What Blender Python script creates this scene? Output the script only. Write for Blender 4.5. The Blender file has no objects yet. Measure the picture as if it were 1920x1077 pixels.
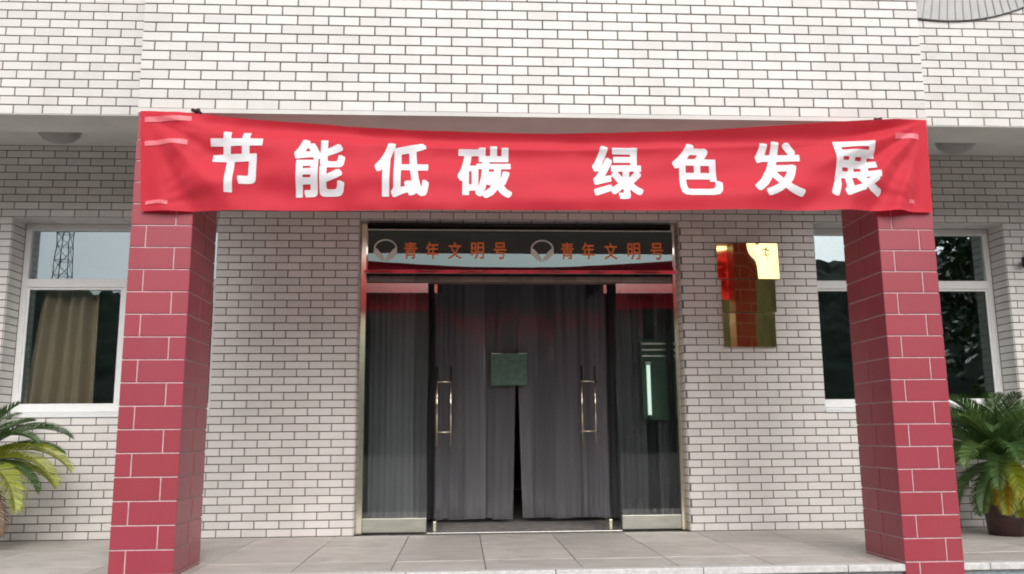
import bpy, bmesh, math, random
import numpy as np
from mathutils import Vector, Matrix
random.seed(7)
R = math.radians
SC = bpy.context.scene
COL = SC.collection

# ------------------------------------------------------------------ camera, sky, sun, exposure
cam_d = bpy.data.cameras.new("camera")
cam = bpy.data.objects.new("camera", cam_d)
COL.objects.link(cam)
YAW, PITCH, ROLL = 0.0589, 0.1687, -0.0080
fw = Vector((math.sin(YAW) * math.cos(PITCH), math.cos(YAW) * math.cos(PITCH), math.sin(PITCH)))
rt = Vector((math.cos(YAW), -math.sin(YAW), 0))
up = rt.cross(fw)
rt2 = rt * math.cos(ROLL) + up * math.sin(ROLL)
up2 = up * math.cos(ROLL) - rt * math.sin(ROLL)
cam.matrix_world = Matrix(((rt2.x, up2.x, -fw.x, 2.135), (rt2.y, up2.y, -fw.y, -8.003), (rt2.z, up2.z, -fw.z, 0.860), (0, 0, 0, 1)))
cam_d.sensor_fit = 'HORIZONTAL'
cam_d.sensor_width = 36.0
cam_d.lens = 36.0 * 1637.1 / 1920.0
cam_d.clip_start = 0.05
cam_d.clip_end = 2000
SC.camera = cam

world = bpy.data.worlds.new("World")
SC.world = world
world.use_nodes = True
wn = world.node_tree
wn.nodes.clear()
w_out = wn.nodes.new('ShaderNodeOutputWorld')
w_bg = wn.nodes.new('ShaderNodeBackground')
w_sky = wn.nodes.new('ShaderNodeTexSky')
w_sky.sky_type = 'NISHITA'
w_sky.sun_disc = False
w_sky.sun_elevation = R(38)
w_sky.sun_rotation = R(170)
w_sky.air_density = 1.0
w_sky.dust_density = 4.0
w_hsv = wn.nodes.new('ShaderNodeHueSaturation')
w_hsv.inputs['Saturation'].default_value = 0.22
w_bg.inputs['Strength'].default_value = 0.12
wn.links.new(w_sky.outputs[0], w_hsv.inputs['Color'])
wn.links.new(w_hsv.outputs[0], w_bg.inputs[0])
wn.links.new(w_bg.outputs[0], w_out.inputs[0])

sun_d = bpy.data.lights.new("sun", 'SUN')
sun_d.energy = 0.86
sun_d.angle = R(48)
sun_d.color = (1.0, 0.985, 0.97)
sun = bpy.data.objects.new("sun", sun_d)
COL.objects.link(sun)
# sun stands behind the camera, high, a little to the right
el, az = R(38), R(6)
sd = Vector((math.sin(az) * math.cos(el), -math.cos(az) * math.cos(el), math.sin(el)))
sun.rotation_euler = (-sd).to_track_quat('-Z', 'Y').to_euler()
sun.location = sd * 60

SC.view_settings.view_transform = 'Standard'
SC.view_settings.look = 'None'
SC.view_settings.exposure = 0.45
SC.view_settings.gamma = 1.0
SC.view_settings.use_curve_mapping = False
SC.cycles.filter_width = 1.9
SC.cycles.max_bounces = 10
SC.cycles.transparent_max_bounces = 24

# ------------------------------------------------------------------ materials
MATS = {}


def node_mat(name):
    m = bpy.data.materials.new(name)
    m.use_nodes = True
    nt = m.node_tree
    b = nt.nodes.get('Principled BSDF')
    MATS[name] = m
    return m, nt, b


def N(nt, t, **kw):
    n = nt.nodes.new(t)
    for k, v in kw.items():
        setattr(n, k, v)
    return n


def L(nt, a, b):
    nt.links.new(a, b)


def mat(name, col, rough=.6, metal=0, noise=0.12, nscale=12, bump=0, bscale=80, spec=None, coords='Object', stretch=None, coat=0):
    """plain surface with mottled colour and fine relief"""
    m, nt, b = node_mat(name)
    b.inputs['Roughness'].default_value = rough
    b.inputs['Metallic'].default_value = metal
    if spec is not None:
        b.inputs['Specular IOR Level'].default_value = spec
    if coat:
        b.inputs['Coat Weight'].default_value = coat
        b.inputs['Coat Roughness'].default_value = .15
    tc = N(nt, 'ShaderNodeNewGeometry')
    src = tc.outputs['Position']
    if stretch:
        mp = N(nt, 'ShaderNodeMapping')
        mp.inputs['Scale'].default_value = stretch
        L(nt, src, mp.inputs['Vector'])
        src = mp.outputs[0]
    nz = N(nt, 'ShaderNodeTexNoise')
    nz.inputs['Scale'].default_value = nscale
    nz.inputs['Detail'].default_value = 6
    L(nt, src, nz.inputs['Vector'])
    mr = N(nt, 'ShaderNodeMapRange')
    mr.inputs['From Min'].default_value = .3
    mr.inputs['From Max'].default_value = .7
    mr.inputs['To Min'].default_value = 1 - noise
    mr.inputs['To Max'].default_value = 1 + noise
    L(nt, nz.outputs['Fac'], mr.inputs['Value'])
    mx = N(nt, 'ShaderNodeVectorMath', operation='SCALE')
    mx.inputs[0].default_value = col[:3]
    L(nt, mr.outputs[0], mx.inputs['Scale'])
    L(nt, mx.outputs[0], b.inputs['Base Color'])
    if bump:
        n2 = N(nt, 'ShaderNodeTexNoise')
        n2.inputs['Scale'].default_value = bscale
        n2.inputs['Detail'].default_value = 4
        L(nt, src, n2.inputs['Vector'])
        bp = N(nt, 'ShaderNodeBump')
        bp.inputs['Strength'].default_value = bump
        bp.inputs['Distance'].default_value = .01
        L(nt, n2.outputs['Fac'], bp.inputs['Height'])
        L(nt, bp.outputs[0], b.inputs['Normal'])
    return m


def piece_mat(name, col, var=.08, hue=.02, rough=.5, grime=.18, grime_col=(.33, .29, .25), bump=.08, coat=0):
    """tiles and stones: each piece its own tone, with soft weathering over the whole surface"""
    m, nt, b = node_mat(name)
    b.inputs['Roughness'].default_value = rough
    if coat:
        b.inputs['Coat Weight'].default_value = coat
        b.inputs['Coat Roughness'].default_value = .25
    g = N(nt, 'ShaderNodeNewGeometry')
    oi = N(nt, 'ShaderNodeObjectInfo')
    ad = N(nt, 'ShaderNodeMath', operation='ADD')
    L(nt, g.outputs['Random Per Island'], ad.inputs[0])
    L(nt, oi.outputs['Random'], ad.inputs[1])
    fr = N(nt, 'ShaderNodeMath', operation='FRACT')
    L(nt, ad.outputs[0], fr.inputs[0])
    wnz = N(nt, 'ShaderNodeTexWhiteNoise', noise_dimensions='1D')
    L(nt, fr.outputs[0], wnz.inputs['W'])
    hs = N(nt, 'ShaderNodeHueSaturation')
    hs.inputs['Color'].default_value = (*col, 1)
    v = N(nt, 'ShaderNodeMapRange')
    v.inputs['To Min'].default_value = 1 - var
    v.inputs['To Max'].default_value = 1 + var
    L(nt, fr.outputs[0], v.inputs['Value'])
    L(nt, v.outputs[0], hs.inputs['Value'])
    h = N(nt, 'ShaderNodeMapRange')
    h.inputs['To Min'].default_value = .5 - hue
    h.inputs['To Max'].default_value = .5 + hue
    L(nt, wnz.outputs['Value'], h.inputs['Value'])
    L(nt, h.outputs[0], hs.inputs['Hue'])
    nz = N(nt, 'ShaderNodeTexNoise')
    nz.inputs['Scale'].default_value = 1.7
    nz.inputs['Detail'].default_value = 8
    nz.inputs['Roughness'].default_value = .65
    mp = N(nt, 'ShaderNodeMapping')
    mp.inputs['Scale'].default_value = (1.6, 1.6, .7)
    L(nt, g.outputs['Position'], mp.inputs['Vector'])
    L(nt, mp.outputs[0], nz.inputs['Vector'])
    mr = N(nt, 'ShaderNodeMapRange')
    mr.inputs['From Min'].default_value = .45
    mr.inputs['From Max'].default_value = .8
    mr.inputs['To Max'].default_value = grime
    L(nt, nz.outputs['Fac'], mr.inputs['Value'])
    mx = N(nt, 'ShaderNodeMixRGB')
    mx.inputs['Color2'].default_value = (*grime_col, 1)
    L(nt, mr.outputs[0], mx.inputs['Fac'])
    L(nt, hs.outputs[0], mx.inputs['Color1'])
    L(nt, mx.outputs[0], b.inputs['Base Color'])
    n2 = N(nt, 'ShaderNodeTexNoise')
    n2.inputs['Scale'].default_value = 60
    L(nt, g.outputs['Position'], n2.inputs['Vector'])
    bp = N(nt, 'ShaderNodeBump')
    bp.inputs['Strength'].default_value = bump
    bp.inputs['Distance'].default_value = .004
    L(nt, n2.outputs['Fac'], bp.inputs['Height'])
    L(nt, bp.outputs[0], b.inputs['Normal'])
    return m


def glass_mat(name, tint=(1, 1, 1), refl=.12, rcol=(1, 1, 1), trans=.75, rough=0.0):
    """architectural glass: see-through body with a mirror reflection that grows at grazing angles"""
    m, nt, b = node_mat(name)
    nt.nodes.remove(b)
    out = [n for n in nt.nodes if n.type == 'OUTPUT_MATERIAL'][0]
    tr = N(nt, 'ShaderNodeBsdfTransparent')
    tr.inputs[0].default_value = (tint[0] * trans, tint[1] * trans, tint[2] * trans, 1)
    gl = N(nt, 'ShaderNodeBsdfGlossy')
    gl.inputs['Roughness'].default_value = rough
    gl.inputs['Color'].default_value = (*rcol, 1)
    lw = N(nt, 'ShaderNodeFresnel')
    lw.inputs['IOR'].default_value = 1.5
    ad = N(nt, 'ShaderNodeMath', operation='ADD')
    ad.use_clamp = True
    ad.inputs[1].default_value = refl - .04
    L(nt, lw.outputs[0], ad.inputs[0])
    g = N(nt, 'ShaderNodeNewGeometry')
    nz = N(nt, 'ShaderNodeTexNoise')
    nz.inputs['Scale'].default_value = 2.5
    L(nt, g.outputs['Position'], nz.inputs['Vector'])
    bp = N(nt, 'ShaderNodeBump')
    bp.inputs['Strength'].default_value = .006
    bp.inputs['Distance'].default_value = .05
    L(nt, nz.outputs['Fac'], bp.inputs['Height'])
    L(nt, bp.outputs[0], gl.inputs['Normal'])
    ms = N(nt, 'ShaderNodeMixShader')
    L(nt, ad.outputs[0], ms.inputs[0])
    L(nt, tr.outputs[0], ms.inputs[1])
    L(nt, gl.outputs[0], ms.inputs[2])
    L(nt, ms.outputs[0], out.inputs[0])
    return m


def cloth_mat(name, col, trans=.3, rough=.6, spec=.3):
    m, nt, b = node_mat(name)
    out = [n for n in nt.nodes if n.type == 'OUTPUT_MATERIAL'][0]
    b.inputs['Base Color'].default_value = (*col, 1)
    b.inputs['Roughness'].default_value = rough
    b.inputs['Specular IOR Level'].default_value = spec
    b.inputs['Sheen Weight'].default_value = .25
    tl = N(nt, 'ShaderNodeBsdfTranslucent')
    tl.inputs[0].default_value = (*col, 1)
    g = N(nt, 'ShaderNodeNewGeometry')
    wv = N(nt, 'ShaderNodeTexNoise')
    wv.inputs['Scale'].default_value = 220
    L(nt, g.outputs['Position'], wv.inputs['Vector'])
    bp = N(nt, 'ShaderNodeBump')
    bp.inputs['Strength'].default_value = .06
    bp.inputs['Distance'].default_value = .003
    L(nt, wv.outputs['Fac'], bp.inputs['Height'])
    L(nt, bp.outputs[0], b.inputs['Normal'])
    ms = N(nt, 'ShaderNodeMixShader')
    ms.inputs[0].default_value = trans
    L(nt, b.outputs[0], ms.inputs[1])
    L(nt, tl.outputs[0], ms.inputs[2])
    L(nt, ms.outputs[0], out.inputs[0])
    return m


def leaf_mat(name, col, var=.35):
    m, nt, b = node_mat(name)
    out = [n for n in nt.nodes if n.type == 'OUTPUT_MATERIAL'][0]
    g = N(nt, 'ShaderNodeNewGeometry')
    mr = N(nt, 'ShaderNodeMapRange')
    mr.inputs['To Min'].default_value = 1 - var
    mr.inputs['To Max'].default_value = 1 + var
    L(nt, g.outputs['Random Per Island'], mr.inputs['Value'])
    hs = N(nt, 'ShaderNodeHueSaturation')
    hs.inputs['Color'].default_value = (*col, 1)
    L(nt, mr.outputs[0], hs.inputs['Value'])
    L(nt, hs.outputs[0], b.inputs['Base Color'])
    b.inputs['Roughness'].default_value = .42
    tl = N(nt, 'ShaderNodeBsdfTranslucent')
    L(nt, hs.outputs[0], tl.inputs[0])
    ms = N(nt, 'ShaderNodeMixShader')
    ms.inputs[0].default_value = .25
    L(nt, b.outputs[0], ms.inputs[1])
    L(nt, tl.outputs[0], ms.inputs[2])
    L(nt, ms.outputs[0], out.inputs[0])
    return m


def emit_mat(name, col, strength):
    m, nt, b = node_mat(name)
    b.inputs['Base Color'].default_value = (*col, 1)
    b.inputs['Emission Color'].default_value = (*col, 1)
    b.inputs['Emission Strength'].default_value = strength
    return m


M_TILE = piece_mat('white_glazed_tile', (.735, .705, .675), var=.07, hue=.02, rough=.42, grime=.24, coat=.15)
M_REDTILE = piece_mat('red_ceramic_tile', (.355, .049, .072), var=.045, hue=.002, rough=.34, grime=.10, grime_col=(.40, .16, .16), coat=.25)
M_MORTAR = mat('dark_tile_joint', (.145, .128, .12), .9, noise=.25, nscale=20, bump=.3)
M_GROUT = mat('pale_pillar_grout', (.66, .49, .50), .85, noise=.15, nscale=25)
M_SOFFIT = mat('painted_soffit', (.72, .70, .67), .8, noise=.07, nscale=3)
M_PAVER = piece_mat('granite_paver', (.56, .525, .49), var=.10, hue=.012, rough=.5, grime=.75, grime_col=(.29, .26, .235), bump=.15)
_nz = [n for n in M_PAVER.node_tree.nodes if n.type == 'TEX_NOISE' and n.inputs['Detail'].default_value == 8][0]
_nz.inputs['Distortion'].default_value = 1.6
[n for n in M_PAVER.node_tree.nodes if n.type == 'MAP_RANGE' and abs(n.inputs['From Min'].default_value - .45) < .01][0].inputs['From Min'].default_value = .40
_mp = [n for n in M_PAVER.node_tree.nodes if n.type == 'MAPPING'][0]
_mp.inputs['Scale'].default_value = (1.1, 2.0, 1)
_mp.inputs['Rotation'].default_value = (0, 0, .5)
M_STEP = mat('blue_grey_granite', (.30, .32, .33), .6, noise=.2, nscale=40)
M_NOSING = mat('worn_granite_edge', (.62, .60, .58), .6, noise=.15, nscale=30)
M_JOINT = mat('paver_joint', (.30, .28, .26), .95, noise=.3)
M_ASPHALT = mat('forecourt_concrete', (.12, .117, .11), .9, noise=.2, nscale=1.5, bump=.3)
M_PVC = mat('white_window_frame', (.78, .78, .77), .35, noise=.03)
M_STEEL = mat('brushed_steel', (.60, .59, .56), .22, metal=1, noise=.05, nscale=30, stretch=(1, 1, .05))
M_POLISH = mat('polished_steel', (.62, .60, .58), .06, metal=1, noise=.04, nscale=8)
M_BRASSY = mat('warm_polished_steel', (.78, .73, .58), .18, metal=1, noise=.04)
M_RAIL = mat('dull_steel_rail', (.50, .50, .44), .30, metal=1, noise=.12, nscale=6, stretch=(1, 1, 4))
M_GOLD = mat('polished_gold_plate', (.86, .66, .27), .05, metal=1, noise=.05, nscale=6)
M_DARKMETAL = mat('dark_metal', (.03, .03, .032), .45, noise=.2)
M_BANNER = cloth_mat('red_banner_cloth', (.84, .045, .075), trans=.36)
M_LETTER = mat('white_print', (.76, .735, .76), .6, noise=.05)
M_TAPE = mat('pale_tape', (.84, .19, .22), .45, noise=.1)
M_CORD = mat('dark_cord', (.05, .02, .02), .8)
M_ORANGE = mat('orange_red_letter', (.90, .21, .03), .4, noise=.1)
M_EMBLEM = mat('silver_emblem', (.66, .68, .62), .4, metal=.2)
M_GLASS = glass_mat('window_glass', (.84, .93, .91), refl=.27, rcol=(.86, .95, 1.0), trans=.82)
M_GLASSLOW = glass_mat('lower_window_glass', (.97, .97, .95), refl=.12, rcol=(.80, .97, .98), trans=.95)
M_DOORGLASS = glass_mat('door_glass', (.96, .98, .97), refl=.045, trans=.985)
M_SIGNGLASS = glass_mat('sign_glass', (.35, .40, .38), refl=.12, rcol=(.66, .84, .84), trans=.5)
M_SIGNBACK = mat('sign_back', (.03, .04, .035), .5)
M_DOME = mat('frosted_lamp_dome', (.36, .35, .33), .45, noise=.06)
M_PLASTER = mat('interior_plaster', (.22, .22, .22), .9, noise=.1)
M_CURTAIN = cloth_mat('beige_drape', (.56, .45, .32), trans=.3)
M_POT = mat('brown_glazed_pot', (.055, .022, .02), .3, noise=.25, nscale=14)
M_SOIL = mat('soil', (.05, .035, .025), 1, noise=.4, nscale=60)
M_TRUNK = mat('shaggy_trunk', (.085, .055, .035), .95, noise=.4, nscale=40, bump=.8, bscale=60)
M_FROND = leaf_mat('green_frond', (.085, .165, .048))
M_FRONDM = leaf_mat('light_green_frond', (.15, .25, .075))
M_FRONDL = leaf_mat('yellow_green_frond', (.34, .38, .04))
M_FRONDY = leaf_mat('yellow_frond', (.50, .33, .02))
M_FRONDB = leaf_mat('dry_frond', (.20, .115, .055))
M_CROWN = leaf_mat('tree_leaves', (.030, .060, .022), .4)
M_CROWNL = leaf_mat('bright_tree_leaves', (.10, .19, .035), .4)
M_BARK = mat('bark', (.10, .075, .05), .95, noise=.4, nscale=30, bump=.6)
M_HILL = mat('wooded_hill', (.024, .046, .028), 1, noise=.6, nscale=.35, bump=1.0, bscale=.9)
M_MAST = mat('galvanised_mast', (.22, .23, .24), .5, metal=.6)
M_DISH = mat('pale_dish_mesh', (.60, .60, .585), .6, noise=.05)
M_RIB = mat('dish_rib', (.36, .36, .35), .5, noise=.1)
M_GREENBOARD = mat('green_board', (.010, .050, .024), .5, noise=.2)
M_NOTICE = mat('pale_green_notice', (.10, .185, .135), .6, noise=.2, nscale=20)
M_TUBE = emit_mat('lit_tube', (.74, .95, .84), .62)
M_WHITE = mat('white_plastic', (.7, .7, .7), .5)

M_HEADTILE = piece_mat('dull_header_tile', (.26, .205, .185), var=.3, grime=.5, grime_col=(.10, .07, .06))
# PVC strip: smoky, partly see-through
M_STRIP, nt, b = node_mat('smoky_pvc_strip')
out = [n for n in nt.nodes if n.type == 'OUTPUT_MATERIAL'][0]
hs_ = N(nt, 'ShaderNodeHueSaturation')
hs_.inputs['Color'].default_value = (.15, .15, .163, 1)
oi_ = N(nt, 'ShaderNodeObjectInfo')
mr_ = N(nt, 'ShaderNodeMapRange')
mr_.inputs['To Min'].default_value = .55
mr_.inputs['To Max'].default_value = 1.45
L(nt, oi_.outputs['Random'], mr_.inputs['Value'])
L(nt, mr_.outputs[0], hs_.inputs['Value'])
L(nt, hs_.outputs[0], b.inputs['Base Color'])
b.inputs['Roughness'].default_value = .12
b.inputs['Specular IOR Level'].default_value = .75
tr = N(nt, 'ShaderNodeBsdfTransparent')
tr.inputs[0].default_value = (.62, .64, .66, 1)
ms = N(nt, 'ShaderNodeMixShader')
gg = N(nt, 'ShaderNodeNewGeometry')
oi = N(nt, 'ShaderNodeObjectInfo')
mpp = N(nt, 'ShaderNodeMapping')
mpp.inputs['Scale'].default_value = (3, 1, .5)
L(nt, gg.outputs['Position'], mpp.inputs['Vector'])
nz = N(nt, 'ShaderNodeTexNoise')
nz.inputs['Scale'].default_value = 1.5
nz.inputs['Detail'].default_value = 5
L(nt, mpp.outputs[0], nz.inputs['Vector'])
mr = N(nt, 'ShaderNodeMapRange')
mr.inputs['From Min'].default_value = .3
mr.inputs['From Max'].default_value = .7
mr.inputs['To Min'].default_value = .16
mr.inputs['To Max'].default_value = .30
L(nt, nz.outputs['Fac'], mr.inputs['Value'])
L(nt, mr.outputs[0], ms.inputs[0])
L(nt, b.outputs[0], ms.inputs[1])
L(nt, tr.outputs[0], ms.inputs[2])
L(nt, ms.outputs[0], out.inputs[0])


# ------------------------------------------------------------------ object helpers
def link(o, parent=None):
    COL.objects.link(o)
    if parent is not None:
        o.parent = parent
        loc = Vector(parent.get('_wl', (0, 0, 0)))
        o.matrix_parent_inverse = Matrix.Translation(-loc)
    return o


def thing(name, label, cat, loc=(0, 0, 0), group=None):
    o = bpy.data.objects.new(name, None)
    COL.objects.link(o)
    o.location = loc
    o['_wl'] = tuple(float(v) for v in loc)
    o.empty_display_size = .2
    return tag(o, label, cat, group)


def tag(o, label, cat, group=None):
    o['label'] = label
    o['category'] = cat
    if group:
        o['group'] = group
    return o


class MB:
    def __init__(s):
        s.v, s.f = [], []

    def add(s, vs, fs):
        n = len(s.v)
        s.v += [tuple(p) for p in vs]
        s.f += [tuple(i + n for i in f) for f in fs]
        return s

    def box(s, x0, x1, y0, y1, z0, z1):
        return s.add([(x0, y0, z0), (x1, y0, z0), (x1, y1, z0), (x0, y1, z0), (x0, y0, z1), (x1, y0, z1), (x1, y1, z1), (x0, y1, z1)],
                     [(3, 2, 1, 0), (4, 5, 6, 7), (0, 1, 5, 4), (1, 2, 6, 5), (2, 3, 7, 6), (3, 0, 4, 7)])

    def tube(s, pts, r, n=8, cap=True):
        pts = [Vector(p) for p in pts]
        rs = r if isinstance(r, (list, tuple)) else [r] * len(pts)
        base = len(s.v)
        for i, p in enumerate(pts):
            d = (pts[min(i + 1, len(pts) - 1)] - pts[max(i - 1, 0)]).normalized()
            a = d.orthogonal().normalized() if i == 0 else (a - d * a.dot(d)).normalized()
            c = d.cross(a)
            for k in range(n):
                t = 2 * math.pi * k / n
                s.v.append(tuple(p + (a * math.cos(t) + c * math.sin(t)) * rs[i]))
        for i in range(len(pts) - 1):
            for k in range(n):
                k2 = (k + 1) % n
                s.f.append((base + i * n + k, base + i * n + k2, base + (i + 1) * n + k2, base + (i + 1) * n + k))
        if cap:
            s.f.append(tuple(base + k for k in range(n))[::-1])
            s.f.append(tuple(base + (len(pts) - 1) * n + k for k in range(n)))
        return s

    def lathe(s, prof, c=(0, 0, 0), n=24):
        base = len(s.v)
        for r, z in prof:
            for k in range(n):
                t = 2 * math.pi * k / n
                s.v.append((c[0] + r * math.cos(t), c[1] + r * math.sin(t), c[2] + z))
        for i in range(len(prof) - 1):
            for k in range(n):
                k2 = (k + 1) % n
                s.f.append((base + i * n + k, base + i * n + k2, base + (i + 1) * n + k2, base + (i + 1) * n + k))
        return s

    def grid(s, fn, nu, nv):
        base = len(s.v)
        for j in range(nv + 1):
            for i in range(nu + 1):
                s.v.append(tuple(fn(i / nu, j / nv)))
        for j in range(nv):
            for i in range(nu):
                a = base + j * (nu + 1) + i
                s.f.append((a, a + 1, a + nu + 2, a + nu + 1))
        return s

    def mesh(s, name, m, smooth=False):
        me = bpy.data.meshes.new(name)
        me.from_pydata(s.v, [], s.f)
        me.materials.append(m)
        if smooth:
            me.polygons.foreach_set('use_smooth', [True] * len(me.polygons))
        me.update()
        return me

    def build(s, name, m, parent=None, smooth=False, bevel=0, kind=None):
        o = bpy.data.objects.new(name, s.mesh(name, m, smooth))
        link(o, parent)
        if bevel:
            md = o.modifiers.new('bevel', 'BEVEL')
            md.width = bevel
            md.segments = 2
            md.limit_method = 'ANGLE'
        if kind:
            o['kind'] = kind
        return o


# rough screen test used only to choose which tiles become objects of their own
def seen(p):
    d = Vector(p) - Vector((2.135, -8.003, .86))
    w = d.dot(fw)
    if w < .1:
        return None
    return (960 + 1637.1 * d.dot(rt2) / w, 538.5 - 1637.1 * d.dot(up2) / w, w)


# ------------------------------------------------------------------ tile layer
TH, TL, GAP = .07, .2169, .0085
_tm = {}


def tile_shape(w, h, depth=.008, ch=.0022):
    """one tile: bevelled slab centred on its back plane, front towards -y"""
    x, z = w / 2, h / 2
    v = [(-x, depth, -z), (x, depth, -z), (x, depth, z), (-x, depth, z),
         (-x, ch, -z), (x, ch, -z), (x, ch, z), (-x, ch, z),
         (-x + ch, 0, -z + ch), (x - ch, 0, -z + ch), (x - ch, 0, z - ch), (-x + ch, 0, z - ch)]
    f = [(8, 9, 10, 11)]
    for a, b2 in ((0, 4), (4, 8)):
        for k in range(4):
            k2 = (k + 1) % 4
            f.append((a + k, a + k2, b2 + k2, b2 + k))
    return v, f


def tile_obj(name, w, h, m, loc, parent, rot=(0, 0, 0), depth=.008):
    key = (name, round(w, 3), round(h, 3), m.name)
    if key not in _tm:
        v, f = tile_shape(round(w, 3), round(h, 3), depth)
        _tm[key] = MB().add(v, f).mesh(name, m)
    o = bpy.data.objects.new(name, _tm[key])
    link(o, parent)
    o.location = loc
    o.rotation_euler = rot
    return o


def lay_course(x0, x1, off, L_):
    """tile intervals of one course clipped to x0..x1 with joints at off + n*L_"""
    n = math.floor((x0 - off) / L_)
    res = []
    while off + n * L_ < x1 - 1e-6:
        a, b2 = max(off + n * L_, x0), min(off + (n + 1) * L_, x1)
        if b2 - a > .03:
            res.append((a + GAP / 2 if a > x0 + 1e-6 else a + .001, b2 - GAP / 2 if b2 < x1 - 1e-6 else b2 - .001))
        n += 1
    return res


def put_tiles(tiles, yp, parent, m, limit, hidden):
    """the largest tiles in view become objects, the rest one joined part"""
    ranked = []
    for (a, b2, z0, z1) in tiles:
        s_ = seen(((a + b2) / 2, yp, (z0 + z1) / 2))
        ok = s_ is not None and -20 < s_[0] < 1940 and -8 < s_[1] < 1085 and not hidden((a + b2) / 2, (z0 + z1) / 2, s_)
        ranked.append(((b2 - a) / s_[2] ** 2 if ok else -1, a, b2, z0, z1))
    ranked.sort(key=lambda t: -t[0])
    rest = MB()
    nobj = 0
    for i, (sc, a, b2, z0, z1) in enumerate(ranked):
        c = ((a + b2) / 2, yp + random.uniform(-.0007, .0007), (z0 + z1) / 2)
        w, h = b2 - a, z1 - z0
        rot = (R(random.gauss(0, .35)), 0, R(random.gauss(0, .22)))
        if nobj < limit and sc > 0:
            tile_obj('facing_tile', w, h, m, c, parent, rot)
            nobj += 1
        else:
            v, f = tile_shape(w, h)
            mt = Matrix.Translation(c) @ Matrix.Rotation(rot[0], 4, 'X') @ Matrix.Rotation(rot[2], 4, 'Z')
            rest.add([mt @ Vector(p) for p in v], f)
    return rest


# ------------------------------------------------------------------ ground and steps (the setting)
g = MB()
g.add([(-600, -600, -.60), (600, -600, -.60), (600, 600, -.60), (-600, 600, -.60)], [(0, 1, 2, 3)])
o = g.build('forecourt_ground', M_ASPHALT)
o['kind'] = 'structure'

pf = MB().box(-5.0, 10.5, -2.10, .0, -.60, -.021)
pf.box(-5.0, 10.5, .0, 7.0, -.60, -.012)
porch_floor = pf.build('porch_floor', M_JOINT)
porch_floor['kind'] = 'structure'


def paver(x0, x1, y0, y1, z=0, m=M_PAVER):
    mb = MB().box(x0 + .003, x1 - .003, y0 + .003, y1 - .003, -.020, z)
    return mb.build('paver', m, porch_floor, bevel=.003)


xs = [-5.0, -4.1, -3.2, -2.2, -1.25, -.30, .385, 1.035, 1.68, 2.30, 2.94, 3.58, 4.22, 4.86, 5.52, 6.4, 7.3, 8.2, 9.2, 10.5]
for i in range(len(xs) - 1):
    zt = random.uniform(-.0015, .0015)
    paver(xs[i], xs[i + 1], -.81 if i % 2 else -.85, .0, zt)
    paver(xs[i], xs[i + 1], -1.62 if i % 2 else -1.64, -.81 if i % 2 else -.85, -zt)
    x0 = xs[i] + .33 * (xs[i + 1] - xs[i])
    paver(xs[i], xs[i + 1], -2.07, -1.62 if i % 2 else -1.64, zt * .5)
for i in range(16):
    xa = -5.0 + i * 15.5 / 16
    MB().box(xa + .002, xa + 15.5 / 16 - .002, -2.155, -2.073, -.045, .001).build('nosing_stone', M_NOSING, porch_floor, bevel=.006)
for k in range(1, 4):
    st = MB().box(-5.0, 10.5, -2.13 - .32 * k, -2.12, -.60, -.15 * k)
    so = st.build('entrance_step', M_STEP, bevel=.006)
    so['kind'] = 'structure'
MB().box(-5.0, 10.5, -2.120, -2.101, -.60, -.047).build('riser_stone', M_STEP, porch_floor)

# ------------------------------------------------------------------ the building
WX0, WX1 = -5.0, 10.5
DX0, DX1, DZ = 1.184, 4.206, 2.87
LX0, LX1, RX0, RX1, WZ0, WZ1 = -1.955, -.105, 5.513, 7.405, 1.05, 2.87
CEIL = 3.55
bld = thing('tiled_building', 'two storey building faced with narrow white tiles behind the red banner', 'building', (2.7, .5, 0))

wall = MB()
cols = [WX0, LX0, LX1, DX0, DX1, RX0, RX1, WX1]
for i in range(7):
    a, b2 = cols[i], cols[i + 1]
    if i in (0, 2, 4, 6):
        wall.box(a, b2, .006, .30, -.02, CEIL + .3)
    elif i == 3:
        wall.box(a, b2, .006, .30, DZ, CEIL + .3)
    else:
        wall.box(a, b2, .006, .30, -.02, WZ0)
        wall.box(a, b2, .006, .30, WZ1, CEIL + .3)
ground_wall = wall.build('ground_floor_wall', M_MORTAR, bld)

tiles = []
ncourse = int(round(CEIL / TH)) + 1
for k in range(ncourse):
    z0, z1 = k * TH, min((k + 1) * TH, CEIL)
    if z1 - z0 < .02:
        continue
    zm = (z0 + z1) / 2
    spans = [(WX0, WX1)]
    cuts = []
    if zm < DZ:
        cuts.append((DX0, DX1))
    if WZ0 < zm < WZ1:
        cuts += [(LX0, LX1), (RX0, RX1)]
    for c0, c1 in cuts:
        ns = []
        for a, b2 in spans:
            if c1 <= a or c0 >= b2:
                ns.append((a, b2))
            else:
                if a < c0:
                    ns.append((a, c0))
                if c1 < b2:
                    ns.append((c1, b2))
        spans = ns
    zz0, zz1 = z0, z1
    if z0 < WZ0 < z1 or z0 < WZ1 < z1:
        pass
    for a, b2 in spans:
        off = (4.3267 if (a + b2) / 2 > 3.2 and not (a < DX0) else 0.0) + (0 if k % 2 == 0 else TL / 2)
        for t0, t1 in lay_course(a, b2, off, TL):
            tiles.append((t0, t1, z0 + GAP / 2, z1 - GAP / 2))


def hid_ground(x, z, s_):
    px, py = s_[0], s_[1]
    if z > 3.54:
        return True
    if -0.0 < x < .0:
        return True
    lp = 205 + (1077 - py) * .062
    if lp < px < lp + 172 and py < 1077:
        return True
    rp = 1802 - (1077 - py) * .092
    if rp - 190 < px < rp:
        return True
    if 262 < px < 1742 and 225 < py < 402:
        return True
    if 1343 < px < 1457 and 457 < py < 652:
        return True
    return False


rest = put_tiles(tiles, 0.0, ground_wall, M_TILE, 300, hid_ground)


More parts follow.
